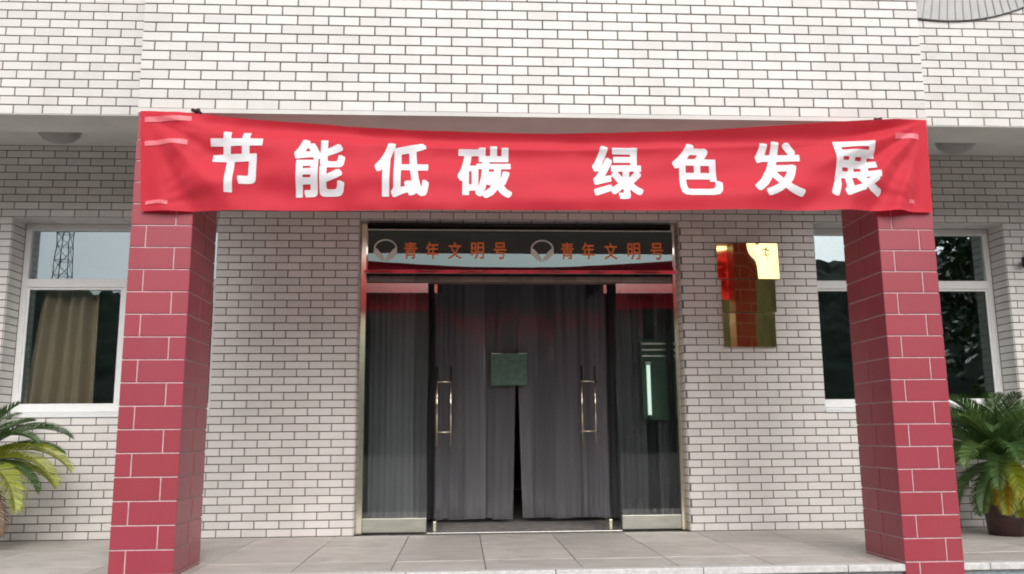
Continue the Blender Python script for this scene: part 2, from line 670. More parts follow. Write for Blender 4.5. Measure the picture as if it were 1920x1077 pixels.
def jamb(x, sgn, y1, z0, z1, mb):
    """tiles on the side of an opening; sgn +1 faces right"""
    for k in range(int(z0 / TH), int(z1 / TH) + 1):
        a, b2 = max(k * TH, z0), min((k + 1) * TH, z1)
        if b2 - a < .03:
            continue
        x2 = x + sgn * .007
        mb.box(min(x + sgn * .0005, x2), max(x + sgn * .0005, x2), .009, y1, a + GAP / 2, b2 - GAP / 2)


jamb(LX0, 1, .235, WZ0, WZ1, rest)
jamb(LX1, -1, .235, WZ0, WZ1, rest)
jamb(RX0, 1, .235, WZ0, WZ1, rest)
jamb(RX1, -1, .235, WZ0, WZ1, rest)
jamb(DX0, 1, .12, .0, DZ, rest)
jamb(DX1, -1, .12, .0, DZ, rest)
for (a, b2, y1, z) in ((LX0, LX1, .235, WZ1), (DX0, DX1, .12, DZ), (RX0, RX1, .235, WZ1)):
    for t0, t1 in lay_course(a + .008, b2 - .008, a + .1, TL):
        rest.box(t0, t1, .009, y1, z - .008, z - .0005)
rt_o = rest.build('facing_tile_field', M_TILE, ground_wall)
rt_o['kind'] = 'stuff'

# window sills: sloping tiled ledge
for (a, b2) in ((LX0, LX1), (RX0, RX1)):
    MB().add([(a + .001, -.014, WZ0 + .022), (b2 - .001, -.014, WZ0 + .022), (b2 - .001, .245, WZ0 + .052), (a + .001, .245, WZ0 + .052), (a + .001, -.014, WZ0 + .001), (b2 - .001, -.014, WZ0 + .001), (b2 - .001, .245, WZ0 + .001), (a + .001, .245, WZ0 + .001)],
             [(0, 1, 2, 3), (4, 5, 1, 0), (3, 2, 6, 7), (5, 6, 2, 1), (4, 0, 3, 7), (7, 6, 5, 4)]).build('window_sill', M_PVC, bld)

# upper storey overhang
UY, UZ, UTOP = -1.479, 3.304, 6.1
uw = MB().box(WX0, WX1, UY + .006, -1.09, UZ, UTOP)
upper_wall = uw.build('upper_wall', M_MORTAR, bld)
tiles = []
for k in range(int((UTOP - UZ) / TH)):
    z0 = UZ + k * TH
    for (a, b2, off) in ((WX0, -.09, -1.2698), (5.50, WX1, 5.9327)):
        for t0, t1 in lay_course(a, b2, off + (0 if k % 2 == 0 else TL / 2), TL):
            tiles.append((t0, t1, z0 + (GAP / 2 if k else .001), z0 + TH - GAP / 2))
rest = put_tiles(tiles, UY, upper_wall, M_TILE, 150, lambda x, z, s_: -0.12 < x < 5.7)
rest.build('facing_tile_field', M_TILE, upper_wall)['kind'] = 'stuff'
MB().box(WX0, WX1, UY + .004, -1.088, UZ - .006, UZ - .0005).build('beam_soffit', M_SOFFIT, bld)
MB().box(WX0, WX1, -1.089, -1.083, UZ - .006, CEIL).build('beam_back', M_SOFFIT, bld)
MB().box(WX0, -.09, -1.083, .005, CEIL, CEIL + .05).build('ceiling_slab', M_SOFFIT, bld)
MB().box(5.50, WX1, -1.083, .005, CEIL, CEIL + .05).build('ceiling_slab', M_SOFFIT, bld)
MB().box(WX0, WX1, -1.09, 7.0, UTOP, UTOP + .1).build('roof_slab', M_SOFFIT, bld)
MB().box(WX0, WX1, -.2, 7.0, UTOP - 1, UTOP - .9).build('upper_floor_slab', M_SOFFIT, bld)

# interior: hall behind the door and a room behind each window
itr = MB()
itr.box(WX0, WX1, 6.5, 6.7, 0, CEIL + .3)
itr.box(WX0, WX1, .30, 6.5, CEIL + .1, CEIL + .3)
itr.box(.55, .70, .30, 6.5, 0, CEIL + .1)
itr.box(4.75, 4.90, .30, 6.5, 0, CEIL + .1)
itr.box(WX0, WX0 + .15, .30, 6.5, 0, CEIL + .1)
itr.box(WX1 - .15, WX1, .30, 6.5, 0, CEIL + .1)
itr.build('interior_wall', M_PLASTER, bld)


# windows: white frame, transom, mullion, panes
def window(x0, x1, mull):
    y0, y1 = .24, .30
    fo = MB()
    w = .055
    z0, z1 = WZ0 + .053, WZ1 - .008
    fo.box(x0 + .008, x0 + w + .008, y0, y1, z0, z1)
    fo.box(x1 - w - .008, x1 - .008, y0, y1, z0, z1)
    fo.box(x0 + w + .008, x1 - w - .008, y0, y1, z0, z0 + w)
    fo.box(x0 + w + .008, x1 - w - .008, y0, y1, z1 - w - .01, z1)
    fo.box(x0 + w + .008, x1 - w - .008, y0 - .004, y1, 2.255, 2.335)
    fo.box(mull - .035, mull + .035, y0 - .002, y1, z0 + w, 2.255)
    wf = fo.build('window', M_PVC, bld, bevel=.004)
    for (a, b2, c, d) in ((x0 + w, x1 - w, 2.325, z1 - w), (x0 + w, mull - .03, z0 + w - .01, 2.262), (mull + .03, x1 - w, z0 + w - .01, 2.262)):
        MB().box(a, b2, .268, .274, c, d).build('pane', M_GLASS if c > 2 else M_GLASSLOW, wf)
    for (a, b2) in ((x0 + w + .008, mull - .035), (mull + .035, x1 - w - .008)):
        s = MB()
        c, d = z0 + w, 2.255
        t = .022
        s.box(a, a + t, y0 + .008, .262, c, d).box(b2 - t, b2, y0 + .008, .262, c, d)
        s.box(a + t, b2 - t, y0 + .008, .262, c, c + t).box(a + t, b2 - t, y0 + .008, .262, d - t, d)
        s.build('sash', M_PVC, wf, bevel=.003)
    return wf


window(LX0, LX1, -.985)
window(RX0, RX1, 6.45)

# glass entrance: steel jambs, header, fixed side panes, two leaves standing open inwards
GY = .14
MB().box(DX0 + .008, 1.25, GY - .03, GY + .05, .0, DZ - .01).build('door_jamb', M_BRASSY, bld, bevel=.003)
MB().box(4.152, DX1 - .008, GY - .03, GY + .05, .0, DZ - .01).build('door_jamb', M_BRASSY, bld, bevel=.003)
hd = MB().box(1.25, 4.152, GY - .025, GY + .06, 2.285, 2.352)
hd.build('door_header', mat('brown_header', (.17, .11, .095), .5, noise=.35, nscale=9), bld, bevel=.003)
for k, (t0, t1) in enumerate(lay_course(1.27, 4.13, 1.27, TL)):
    MB().box(t0, t1, GY - .033, GY - .0252, 2.293, 2.343).build('header_tile', M_HEADTILE, bld)
for (a, b2) in ((1.25, 1.825), (3.605, 4.152)):
    pn = MB().box(a + .002, b2, GY, GY + .012, .12, 2.21).build('fixed_glass_panel', M_DOORGLASS, bld)
    MB().box(a, b2, GY - .012, GY + .024, .012, .135).build('bottom_rail', M_RAIL, pn, bevel=.003)
    MB().box(a, b2, GY - .012, GY + .024, 2.19, 2.284).build('top_rail', M_STEEL, pn, bevel=.003)
MB().box(1.83, 3.60, GY - .03, GY + .05, -.010, .006).build('threshold', M_STEEL, bld, bevel=.002)

for (hx, sgn) in ((1.90, 1), (3.50, -1)):
    # hinge at hx, leaf swings inwards, nearly square to the wall
    dirv = Vector((.075 * sgn, 1, 0)).normalized()
    nrm = Vector((dirv.y, -dirv.x, 0))
    W = .86
    p0 = Vector((hx, GY + .02, 0))

    def leafbox(mb, s0, s1, t0, t1, z0, z1):
        vs = []
        for z in (z0, z1):
            for (s_, t_) in ((s0, t0), (s1, t0), (s1, t1), (s0, t1)):
                q = p0 + dirv * s_ + nrm * t_
                vs.append((q.x, q.y, z))
        mb.add(vs, [(3, 2, 1, 0), (4, 5, 6, 7), (0, 1, 5, 4), (1, 2, 6, 5), (2, 3, 7, 6), (3, 0, 4, 7)])
        return mb
    leaf = leafbox(MB(), 0, W, -.006, .006, .03, 2.26).build('door', M_DOORGLASS, bld)
    leafbox(MB(), -.02, .16, -.014, .014, .012, .10).build('patch_fitting', M_BRASSY, leaf, bevel=.003)
    leafbox(MB(), -.02, .16, -.014, .014, 2.19, 2.275).build('patch_fitting', M_BRASSY, leaf, bevel=.003)
    hb = MB()
    for t_ in (-.075, .075):
        q = p0 + dirv * (W - .09) + nrm * t_
        hb.tube([(q.x, q.y, .757), (q.x, q.y, 1.556)], .0125, 10)
    for z in (.899, 1.405):
        a = p0 + dirv * (W - .09) + nrm * -.10
        b2 = p0 + dirv * (W - .09) + nrm * .10
        hb.tube([(a.x, a.y, z), (b2.x, b2.y, z)], .010, 8)
    hb.build('pull_handle', M_BRASSY, leaf, smooth=True)

# ------------------------------------------------------------------ porch: canopy box on two red tiled pillars
FY, FZ, FTOP = -2.1635, 3.100, 5.7
FX0, FX1 = -.085, 5.497
porch = thing('entrance_porch', 'projecting white tiled canopy standing on two red tiled pillars before the glass entrance', 'porch', (2.7, -1.9, 0))
cb = MB().box(FX0 + .004, FX1 - .004, FY + .006, UY + .003, FZ + .006, FTOP)
canopy = cb.build('canopy_box', M_MORTAR, porch)
tiles = []
for k in range(int((FTOP - FZ) / TH)):
    z0 = FZ + k * TH
    for t0, t1 in lay_course(FX0, FX1, .002 + (0 if k % 2 == 0 else TL / 2), TL):
        tiles.append((t0, t1, z0 + (GAP / 2 if k else .001), z0 + TH - GAP / 2))
rest = put_tiles(tiles, FY, canopy, M_TILE, 300, lambda x, z, s_: False)
for side in (FX0, FX1):
    for k in range(int((FTOP - FZ) / TH)):
        z0 = FZ + k * TH
        for (a, b2) in (((FY + .01, FY + .22), (FY + .23, FY + .44), (FY + .45, UY - .01)) if k % 2 else ((FY + .01, FY + .11), (FY + .12, FY + .33), (FY + .34, FY + .55), (FY + .56, UY - .01))):
            if side == FX0:
                rest.box(FX0, FX0 + .005, a, b2, z0 + .004, z0 + TH - .004)
            else:
                rest.box(FX1 - .005, FX1, a, b2, z0 + .004, z0 + TH - .004)
rest.build('facing_tile_field', M_TILE, canopy)['kind'] = 'stuff'
MB().box(FX0 + .001, FX1 - .001, FY + .001, -.001, FZ - .03, FZ - .0005).build('porch_ceiling', M_SOFFIT, porch)

PH, PZ0 = .1506, .015
PYF, PYB = -2.160, -1.589


def pillar(x0, x1, mirror):
    d = .006
    core = MB().box(x0 + d, x1 - d, PYF + d, PYB - d, -.60, FZ - .03)
    p = core.build('pillar', M_GROUT, porch)
    g_ = .0085
    Wd = x1 - x0
    Dp = PYB - PYF
    for k in range(-4, 21):
        za, zb = PZ0 + k * PH, PZ0 + (k + 1) * PH
        za, zb = max(za, -.60), min(zb, FZ - .031)
        if zb - za < .03:
            continue
        small_first = (k % 2 == 0) != mirror
        sp = .25 * Wd if small_first else .725 * Wd
        zc, h = (za + zb) / 2, zb - za - g_

        def one(w, loc, rz):
            tile_obj('pillar_tile', w, h, M_REDTILE, loc, p, (0, 0, rz), depth=.008)
        for (a, b2) in ((0, sp), (sp, Wd)):
            lo = a + (g_ / 2 if a > 0 else 0)
            hi = b2 - (g_ / 2 if b2 < Wd else 0)
            one(hi - lo, (x0 + (lo + hi) / 2, PYF, zc), 0)
            one(hi - lo, (x0 + (lo + hi) / 2, PYB, zc), math.pi)
        sd_ = .30 if k % 2 else .25
        for (a, b2) in ((.009, Dp - sd_), (Dp - sd_, Dp - .009)):
            lo = a + (g_ / 2 if a > .01 else 0)
            hi = b2 - (g_ / 2 if b2 < Dp - .01 else 0)
            one(hi - lo, (x1, PYF + (lo + hi) / 2, zc), math.pi / 2)
            one(hi - lo, (x0, PYF + (lo + hi) / 2, zc), -math.pi / 2)
    return p


pl = pillar(-.079, .325, False)
pl['label'] = 'red tiled pillar beside the left window'
pr_ = pillar(5.072, 5.474, True)
pr_['label'] = 'red tiled pillar before the right window'

# ------------------------------------------------------------------ text outlines grown into bold lettering
def glyph_field(ch, nx=64, ny=72, pad=.06, square=False):
    c = bpy.data.curves.new('lettering', 'FONT')
    c.body = ch
    c.size = 1
    c.resolution_u = 3
    o = bpy.data.objects.new('lettering', c)
    COL.objects.link(o)
    dg = bpy.context.evaluated_depsgraph_get()
    me = o.evaluated_get(dg).to_mesh()
    me.calc_loop_triangles()
    V = np.array([v.co[:2] for v in me.vertices])
    T = np.array([t.vertices[:] for t in me.loop_triangles])
    ek = {}
    for t in T:
        for a, b2 in ((t[0], t[1]), (t[1], t[2]), (t[2], t[0])):
            k = (min(a, b2), max(a, b2))
            ek[k] = ek.get(k, 0) + 1
    E_ = np.array([k for k, n in ek.items() if n == 1])
    bpy.data.objects.remove(o)
    bpy.data.curves.remove(c)
    mn, mx = V.min(0) - pad, V.max(0) + pad
    gx = np.linspace(mn[0], mx[0], nx + 1)
    gy = np.linspace(mn[1], mx[1], ny + 1)
    P = np.stack(np.meshgrid(gx, gy), -1).reshape(-1, 2)
    d = np.full(len(P), 9.)
    for a, b2 in E_:
        A, B = V[a], V[b2]
        ab = B - A
        t = np.clip(((P - A) @ ab) / max(ab @ ab, 1e-12), 0, 1)
        q = np.abs(P - (A + t[:, None] * ab))
        d = np.minimum(d, np.maximum(q[:, 0] / 1.3, q[:, 1]) if square else np.linalg.norm(q, axis=1))
        if square:                      # nearest point in the max norm may sit elsewhere on the edge: try more of them
            for tt in np.linspace(0, 1, 9):
                q = np.abs(P - (A + tt * ab))
                d = np.minimum(d, np.maximum(q[:, 0] / 1.3, q[:, 1]))
    ins = np.zeros(len(P), bool)
    for t in T:
        A, B, C_ = V[t[0]], V[t[1]], V[t[2]]
        s1 = (B[0] - A[0]) * (P[:, 1] - A[1]) - (B[1] - A[1]) * (P[:, 0] - A[0])
        s2 = (C_[0] - B[0]) * (P[:, 1] - B[1]) - (C_[1] - B[1]) * (P[:, 0] - B[0])
        s3 = (A[0] - C_[0]) * (P[:, 1] - C_[1]) - (A[1] - C_[1]) * (P[:, 0] - C_[0])
        ins |= ((s1 >= 0) & (s2 >= 0) & (s3 >= 0)) | ((s1 <= 0) & (s2 <= 0) & (s3 <= 0))
    d[ins] *= -1
    return gx, gy, d.reshape(ny + 1, nx + 1), V.min(0), V.max(0)


def glyph_mesh(ch, bold, place, nx=64, ny=72, square=False):
    """marching triangles over the outline's distance field; place(u, v) maps the letter's box to a point"""
    gx, gy, D, mn, mx = glyph_field(ch, nx, ny, square=square)
    D = D - bold
    mn, mx = mn - bold, mx + bold
    mb = MB()
    cache = {}

    def vert(x, y):
        k = (round(x, 5), round(y, 5))
        if k not in cache:
            cache[k] = len(mb.v)
            mb.v.append(tuple(place((x - mn[0]) / (mx[0] - mn[0]), (y - mn[1]) / (mx[1] - mn[1]))))
        return cache[k]
    for j in range(len(gy) - 1):
        for i in range(len(gx) - 1):
            c4 = [(gx[i], gy[j], D[j, i]), (gx[i + 1], gy[j], D[j, i + 1]), (gx[i + 1], gy[j + 1], D[j + 1, i + 1]), (gx[i], gy[j + 1], D[j + 1, i])]
            if min(c[2] for c in c4) > 0:
                continue
            for tri in ((c4[0], c4[1], c4[2]), (c4[0], c4[2], c4[3])):
                poly = []
                for n in range(3):
                    a, b2 = tri[n], tri[(n + 1) % 3]
                    if a[2] <= 0:
                        poly.append((a[0], a[1]))
                    if (a[2] <= 0) != (b2[2] <= 0):
                        t = a[2] / (a[2] - b2[2])
                        poly.append((a[0] + t * (b2[0] - a[0]), a[1] + t * (b2[1] - a[1])))
                ids = []
                for p in poly:
                    k = vert(*p)
                    if not ids or (ids[-1] != k and ids[0] != k):
                        ids.append(k)
                if len(ids) >= 3:
                    mb.f.append(tuple(ids))
    return mb


# ------------------------------------------------------------------ banner
BX0, BX1 = -.055, 5.478


def banner_pt(u, v, off=0.0):
    """u along, v bottom to top; cloth tied at the four corners, top edge sagging and rolled"""
    zt = 3.068 + .010 * u - .150 * (4 * u * (1 - u)) ** 1.35
    zb = 2.362 + .026 * u - .012 * math.sin(math.pi * min(1, u * 2.2)) + .006 * math.sin(9 * u)
    x0 = BX0 + .045 * (1 - v)
    x1 = BX1 - .018 * (1 - v)
    x = x0 + (x1 - x0) * u
    z = zb + (zt - zb) * v
    # folds
    y = 0.0
    for (cx, cz, s_, k, a) in ((BX0, 3.07, 1, 12, .040), (BX1, 3.075, -1, 17, .050), (BX0, 2.36, 1, 9, .022), (BX1, 2.39, -1, 8, .008)):
        dx, dz = (x - cx) * s_, z - cz
        r = math.hypot(dx, dz)
        ph = math.atan2(dz, dx + .02)
        y += a * math.sin(k * ph + 1.3 * s_ + .5 * r) * min(1, r / .6) * math.exp(-r / 1.5)
        y += .005 * math.sin(3.1 * k * ph + 2.0 * r + s_) * min(1, r / .25) * math.exp(-r / .8)
    # long lengthwise swags
    y += .020 * math.sin(2 * math.pi * (1.15 * v + .35 * math.sin(2.4 * u) + .2)) * math.sin(math.pi * u) ** .5
    y += .008 * math.sin(2 * math.pi * (2.6 * v - 1.1 * u)) + .004 * math.sin(31 * u + 5 * v)
    w_ = .6 + .4 * math.sin(3.7 * u + 1)
    y += w_ * (.0050 * math.sin(2 * math.pi * (1.6 * x + 3.1 * z + .3 * math.sin(4 * x))) + .0022 * math.sin(2 * math.pi * (4.9 * x - 3.7 * z + .4 * math.sin(3 * z + x))))
    # belly: lower half hangs a little forward, top leans back towards the canopy
    y -= .05 * math.sin(math.pi * u) * (1 - v) ** 1.2
    roll = max(0, (v - .80) / .20)
    y += .045 * math.sin(math.pi * roll) * math.sin(math.pi * u) ** .7
    e = min(1, min(u, 1 - u) / .05)
    y = y * e * e * (3 - 2 * e)
    return Vector((x, min(-2.174, FY - .024 - .038 * e + y * .9) - off, z))


banner = thing('cloth_banner', 'long red cloth banner with eight white characters strung between the two red pillars', 'banner', (2.7, -2.2, 2.36))
MB().grid(lambda u, v: banner_pt(u, v), 240, 44).build('banner_cloth', M_BANNER, banner, smooth=True)
def cloth_uv(x, z):
    u, v = (x - BX0) / (BX1 - BX0), .5
    for _ in range(6):
        xa = BX0 + .045 * (1 - v)
        u = min(1, max(0, (x - xa) / (BX1 - .018 * (1 - v) - xa)))
        zt = 3.068 + .010 * u - .150 * (4 * u * (1 - u)) ** 1.35
        zb = 2.362 + .026 * u - .012 * math.sin(math.pi * min(1, u * 2.2)) + .006 * math.sin(9 * u)
        v = (z - zb) / (zt - zb)
    return u, min(1, max(0, v))


# letter boxes in metres along the cloth: (centre x, centre z, width, height)
CH = [('节', .613, 2.697, .347, .435), ('能', 1.177, 2.656, .336, .405), ('低', 1.731, 2.650, .361, .400), ('碳', 2.293, 2.639, .362, .383),
      ('绿', 3.211, 2.646, .339, .396), ('色', 3.772, 2.674, .338, .387), ('发', 4.344, 2.688, .351, .412), ('展', 4.902, 2.698, .350, .405)]
for ch, cx, cz, w, h in CH:
    def place(uu, vv, cx=cx, cz=cz, w=w, h=h):
        x, z = cx + (uu - .5) * w, cz + (vv - .5) * h
        u, v = cloth_uv(x, z)
        p = banner_pt(u, v, .0045)
        return Vector((x, p.y, z))
    glyph_mesh(ch, .024, place, 84, 90, True).build('character', M_LETTER, banner, smooth=True)
# tapes and ties
for (x0, x1, z0, z1) in ((-.02, .30, 2.985, 3.022), (-.01, .285, 2.815, 2.85), (.02, .17, 2.405, 2.43), (5.22, 5.40, 2.925, 2.965), (5.28, 5.33, 2.45, 2.475)):
    def tp(a, b2, x0=x0, x1=x1, z0=z0, z1=z1):
        x, z = x0 + (x1 - x0) * a, z0 + (z1 - z0) * b2 + .006 * math.sin(3 * a)
        u, v = cloth_uv(x, z)
        q = banner_pt(u, v, .0045)
        return Vector((q.x, q.y, q.z))
    MB().grid(tp, 16, 3).build('tape_strip', M_TAPE, banner, smooth=True)
for (x, zc) in ((.315, 3.074), (5.11, 3.074)):
    ck = MB().tube([(x, -2.10, FZ - .026), (x, -2.166, 3.066), (x + .02, -2.196, zc), (x + .045, -2.215, zc - .03)], .010, 8)
    ck.tube([(x - .022, -2.190, zc + .004), (x, -2.200, zc - .006), (x + .030, -2.192, zc + .006)], .013, 8)
    ck.build('tie_cord', M_CORD, banner, smooth=True)
hk = MB().tube([(1.853, -1.85, FZ - .03), (1.853, -1.85, FZ - .085), (1.853, -1.87, FZ - .10), (1.853, -1.89, FZ - .09)], .006, 8)
tag(hk.build('ceiling_hook', M_CORD, None, smooth=True), 'small dark hook sticking down from porch ceiling above the banner', 'hook')

# ------------------------------------------------------------------ sign in the door head: mirrored glass with orange characters
SX0, SX1, SZ0, SZ1 = 1.252, 4.150, 2.362, 2.772
sign = thing('entrance_sign', 'long dark mirrored glass sign with orange characters above the glass doors', 'sign', (2.7, .02, SZ0))
MB().box(SX0 + .02, SX1 - .02, .022, .10, SZ0 + .02, SZ1 - .012).build('sign_box', M_SIGNBACK, sign)
TILT = math.tan(R(0.9))       # the glass leans back a little at the top


def on_sign(z):
    return .004 + (z - SZ0 - .02) * TILT


a_, b_ = SZ0 + .022, SZ1 - .014
MB().add([(SX0 + .018, on_sign(a_), a_), (SX1 - .018, on_sign(a_), a_), (SX1 - .018, on_sign(b_), b_), (SX0 + .018, on_sign(b_), b_),
          (SX0 + .018, on_sign(a_) + .006, a_), (SX1 - .018, on_sign(a_) + .006, a_), (SX1 - .018, on_sign(b_) + .006, b_), (SX0 + .018, on_sign(b_) + .006, b_)],
         [(0, 1, 2, 3), (7, 6, 5, 4), (0, 4, 5, 1), (1, 5, 6, 2), (2, 6, 7, 3), (3, 7, 4, 0)]).build('sign_glass', M_SIGNGLASS, sign)
fr = MB().box(SX0 - .02, SX1 + .02, -.012, .03, SZ0 - .012, SZ0 + .022)
fr.box(SX0, SX0 + .018, -.004, .03, SZ0 + .022, SZ1 - .014).box(SX1 - .018, SX1, -.004, .03, SZ0 + .022, SZ1 - .014)
fr.box(SX0, SX1, -.004, .03, SZ1 - .014, SZ1)
fr.build('sign_frame', M_POLISH, sign, bevel=.003)
for ex in (1.43, 2.895):
    em = MB()
    # open bowl-shaped emblem: round rim above a split V
    ring = [(ex + .10 * math.cos(t), .004, 2.590 + .080 * math.sin(t)) for t in np.linspace(R(-25), R(205), 22)]
    em.tube(ring, .008, 6)
    for s_ in (-1, 1):
        em.add([(ex + s_ * .108, .002, 2.60), (ex + s_ * .075, .002, 2.585), (ex + s_ * .006, .002, 2.500), (ex + s_ * .006, .002, 2.470), (ex + s_ * .04, .002, 2.478), (ex + s_ * .108, .002, 2.545)],
               [(0, 1, 2, 3, 4, 5)])
        em.add([(ex + s_ * .108, .008, 2.60), (ex + s_ * .075, .008, 2.585), (ex + s_ * .006, .008, 2.500), (ex + s_ * .006, .008, 2.470), (ex + s_ * .04, .008, 2.478), (ex + s_ * .108, .008, 2.545)],
               [(0, 1, 2, 3, 4, 5)])
    em.build('emblem', M_EMBLEM, sign)
for grp in ((1.662, 1.865, 2.075, 2.287, 2.498), (3.132, 3.330, 3.545, 3.765, 3.985)):
    for ch, cx in zip('青年文明号', grp):
        w, h = .122, .162

        def place(uu, vv, cx=cx):
            z = 2.572 + (vv - .5) * h
            return Vector((cx + (uu - .5) * w, on_sign(z) - .002, z))
        glyph_mesh(ch, .017, place, 40, 44).build('character', M_ORANGE, sign)

# ------------------------------------------------------------------ three polished gold plaques stacked on the wall
def plaque(x0, x1, z0, z1, yaw0, yaw1, pit, label, pit_r=None):
    """slightly bulged mirror plate with a turned edge"""
    root = thing('gold_plaque', label, 'plaque', ((x0 + x1) / 2, -.02, z0), 'gold plaques stacked on the wall')
    W, H = x1 - x0, z1 - z0
    y_l = 0.0

    def surf(u, v):
        # slope runs from yaw0 to yaw1 across the width
        s_ = W * (yaw0 * u + (yaw1 - yaw0) * u * u / 2)
        k = min(1, max(0, (u - .45) / .2))
        pt_ = pit + ((pit if pit_r is None else pit_r) - pit) * k * k * (3 - 2 * k)
        return Vector((x0 + W * u, -.024 + s_ - pt_ * H * (v - .5), z0 + H * v))
    MB().grid(surf, 40, 12).build('plate_face', M_GOLD, root, smooth=True)
    rim = MB()
    for (a, b2) in (((0, 0), (1, 0)), ((1, 0), (1, 1)), ((1, 1), (0, 1)), ((0, 1), (0, 0))):
        pa, pb = surf(*a), surf(*b2)
        rim.add([pa, pb, (pb.x, -.002, pb.z), (pa.x, -.002, pa.z)], [(0, 1, 2, 3)])
    rim.build('plate_rim', M_GOLD, root)
    return root


p1 = plaque(4.553, 5.140, 2.302, 2.645, R(-4.2), R(2.6), R(0.0), 'topmost and widest polished gold plaque beside the right window', R(-2.2))
plaque(4.582, 5.098, 1.988, 2.292, R(-4.0), R(3.0), R(.6), 'middle polished gold plaque between two others right of the doors')
plaque(4.582, 5.078, 1.660, 1.976, R(-4.0), R(3.4), R(-.8), 'lowest polished gold plaque of the stack right of the doors')
ink = MB()
for pts in ([(4.985, 2.575), (5.02, 2.59), (5.06, 2.57)], [(5.03, 2.61), (5.02, 2.54), (5.04, 2.50), (5.02, 2.46)], [(4.99, 2.53), (5.055, 2.535)], [(4.90, 2.56), (4.905, 2.50)]):
    ink.tube([(x, -.031, z) for x, z in pts], .006, 6)
ink.build('engraved_mark', mat('dark_engraving', (.10, .07, .02), .5), p1)

# ------------------------------------------------------------------ ceiling lamps
for cx, lab in ((-1.30, 'round unlit dome ceiling lamp above the left window'), (6.62, 'round unlit dome ceiling lamp above the right window')):
    lt = thing('ceiling_lamp', lab, 'lamp', (cx, -.66, CEIL), 'dome lamps under the overhang')
    MB().lathe([(.001, -.001), (.205, -.001), (.21, -.012), (.205, -.028)], (cx, -.66, CEIL), 32).build('lamp_base', M_WHITE, lt, smooth=True)
    MB().lathe([(.180, -.026), (.182, -.070), (.165, -.120), (.125, -.162), (.070, -.186), (.001, -.193)], (cx, -.66, CEIL), 32).build('lamp_shade', M_DOME, lt, smooth=True)

# ------------------------------------------------------------------ small black camera on the wall at the right
sc_ = thing('security_camera', 'small black camera on the white tiled wall right of the right window', 'camera', (7.60, 0, 2.48))
MB().box(7.56, 7.62, -.02, -.001, 2.43, 2.53).build('mount', M_DARKMETAL, sc_, bevel=.004)
MB().tube([(7.59, -.02, 2.48), (7.57, -.06, 2.49)], .012, 8).build('arm', M_DARKMETAL, sc_)
MB().tube([(7.63, -.03, 2.50), (7.53, -.11, 2.475), (7.505, -.13, 2.47)], [.033, .036, .030], 12).build('body', M_DARKMETAL, sc_, smooth=True)

# ------------------------------------------------------------------ wire dish on the upper wall
dcx, dcz, dr, dy = 6.13, 5.907, 1.70, -1.497
dish = thing('wire_dish', 'big pale round dish with fine radial ribs on the upper wall', 'dish', (dcx, dy, dcz))
dsh = MB()


def dpt(r, t, off=0):
    return Vector((dcx + r * math.cos(t), dy - .16 + .16 * (r / dr) ** 2 - off, dcz + r * math.sin(t)))


NR = 152
for i in range(9):
    for k in range(NR):
        dsh.v.append(tuple(dpt(dr * (i + .05) / 8.05, 2 * math.pi * k / NR)))
for i in range(8):
    for k in range(NR):
        k2 = (k + 1) % NR
        dsh.f.append((i * NR + k, i * NR + k2, (i + 1) * NR + k2, (i + 1) * NR + k))
dsh.build('reflector', M_DISH, dish, smooth=True)
rib_me = MB().tube([(f_ * dr, -.16 + .16 * f_ ** 2 - .003, 0) for f_ in (.08, .3, .5, .7, .85, 1.0)], .0042, 4).mesh('rib', M_RIB)
for k in range(NR):
    t = 2 * math.pi * k / NR
    if math.sin(t) > .2:
        continue
    o = bpy.data.objects.new('rib', rib_me)
    link(o, dish)
    o.location = (dcx, dy, dcz)
    o.rotation_euler = (0, -t, 0)
MB().tube([dpt(dr, t) for t in np.linspace(0, 2 * math.pi, 121)], .005, 6, cap=False).build('rim', M_RIB, dish)
MB().tube([(dcx, dy - .15, dcz), (dcx, UY, dcz)], .03, 8).build('mount', M_RIB, dish)

# ------------------------------------------------------------------ strip curtain inside the doors
CY = 1.16
sc = thing('strip_curtain', 'smoky plastic strip curtain hanging behind the glass doors', 'curtain', (2.7, CY, 0))
MB().box(1.10, 4.55, CY - .02, CY + .04, 2.50, 2.54).build('curtain_rail', M_STEEL, sc)
n = 19
for i in range(n):
    xc = 1.20 + i * (4.45 - 1.20) / (n - 1)
    wd = .215
    lean = random.uniform(-.012, .012)
    curl = random.uniform(-.6, .6) * (2.6 if i in (3, 7, 12, 14) else 1)
    yo = CY + (.016 if i % 2 else -.012)
    if i == 8:
        lean -= .10
    if i == 9:
        lean += .05

    def sp(u, v, xc=xc, lean=lean, curl=curl, yo=yo, i=i):
        z = .03 + .01 * math.sin(i * 2.1) + (2.50 - .03) * v
        x = xc + (u - .5) * wd + lean * (1 - v) + .006 * math.sin(5 * v + i)
        y = yo + .022 * curl * (2 * u - 1) ** 2 * (1.2 - v) + .012 * math.sin(3.2 * v + 1.7 * i) + .018 * math.sin(7 * v + i * 1.3) * (u - .5) + .0045 * math.sin(2 * math.pi * (2.5 * u + .3 * i) + .8 * math.sin(4 * v + i))
        return Vector((x, y, z))
    MB().grid(sp, 24, 26).build('strip', M_STRIP, sc, smooth=True)

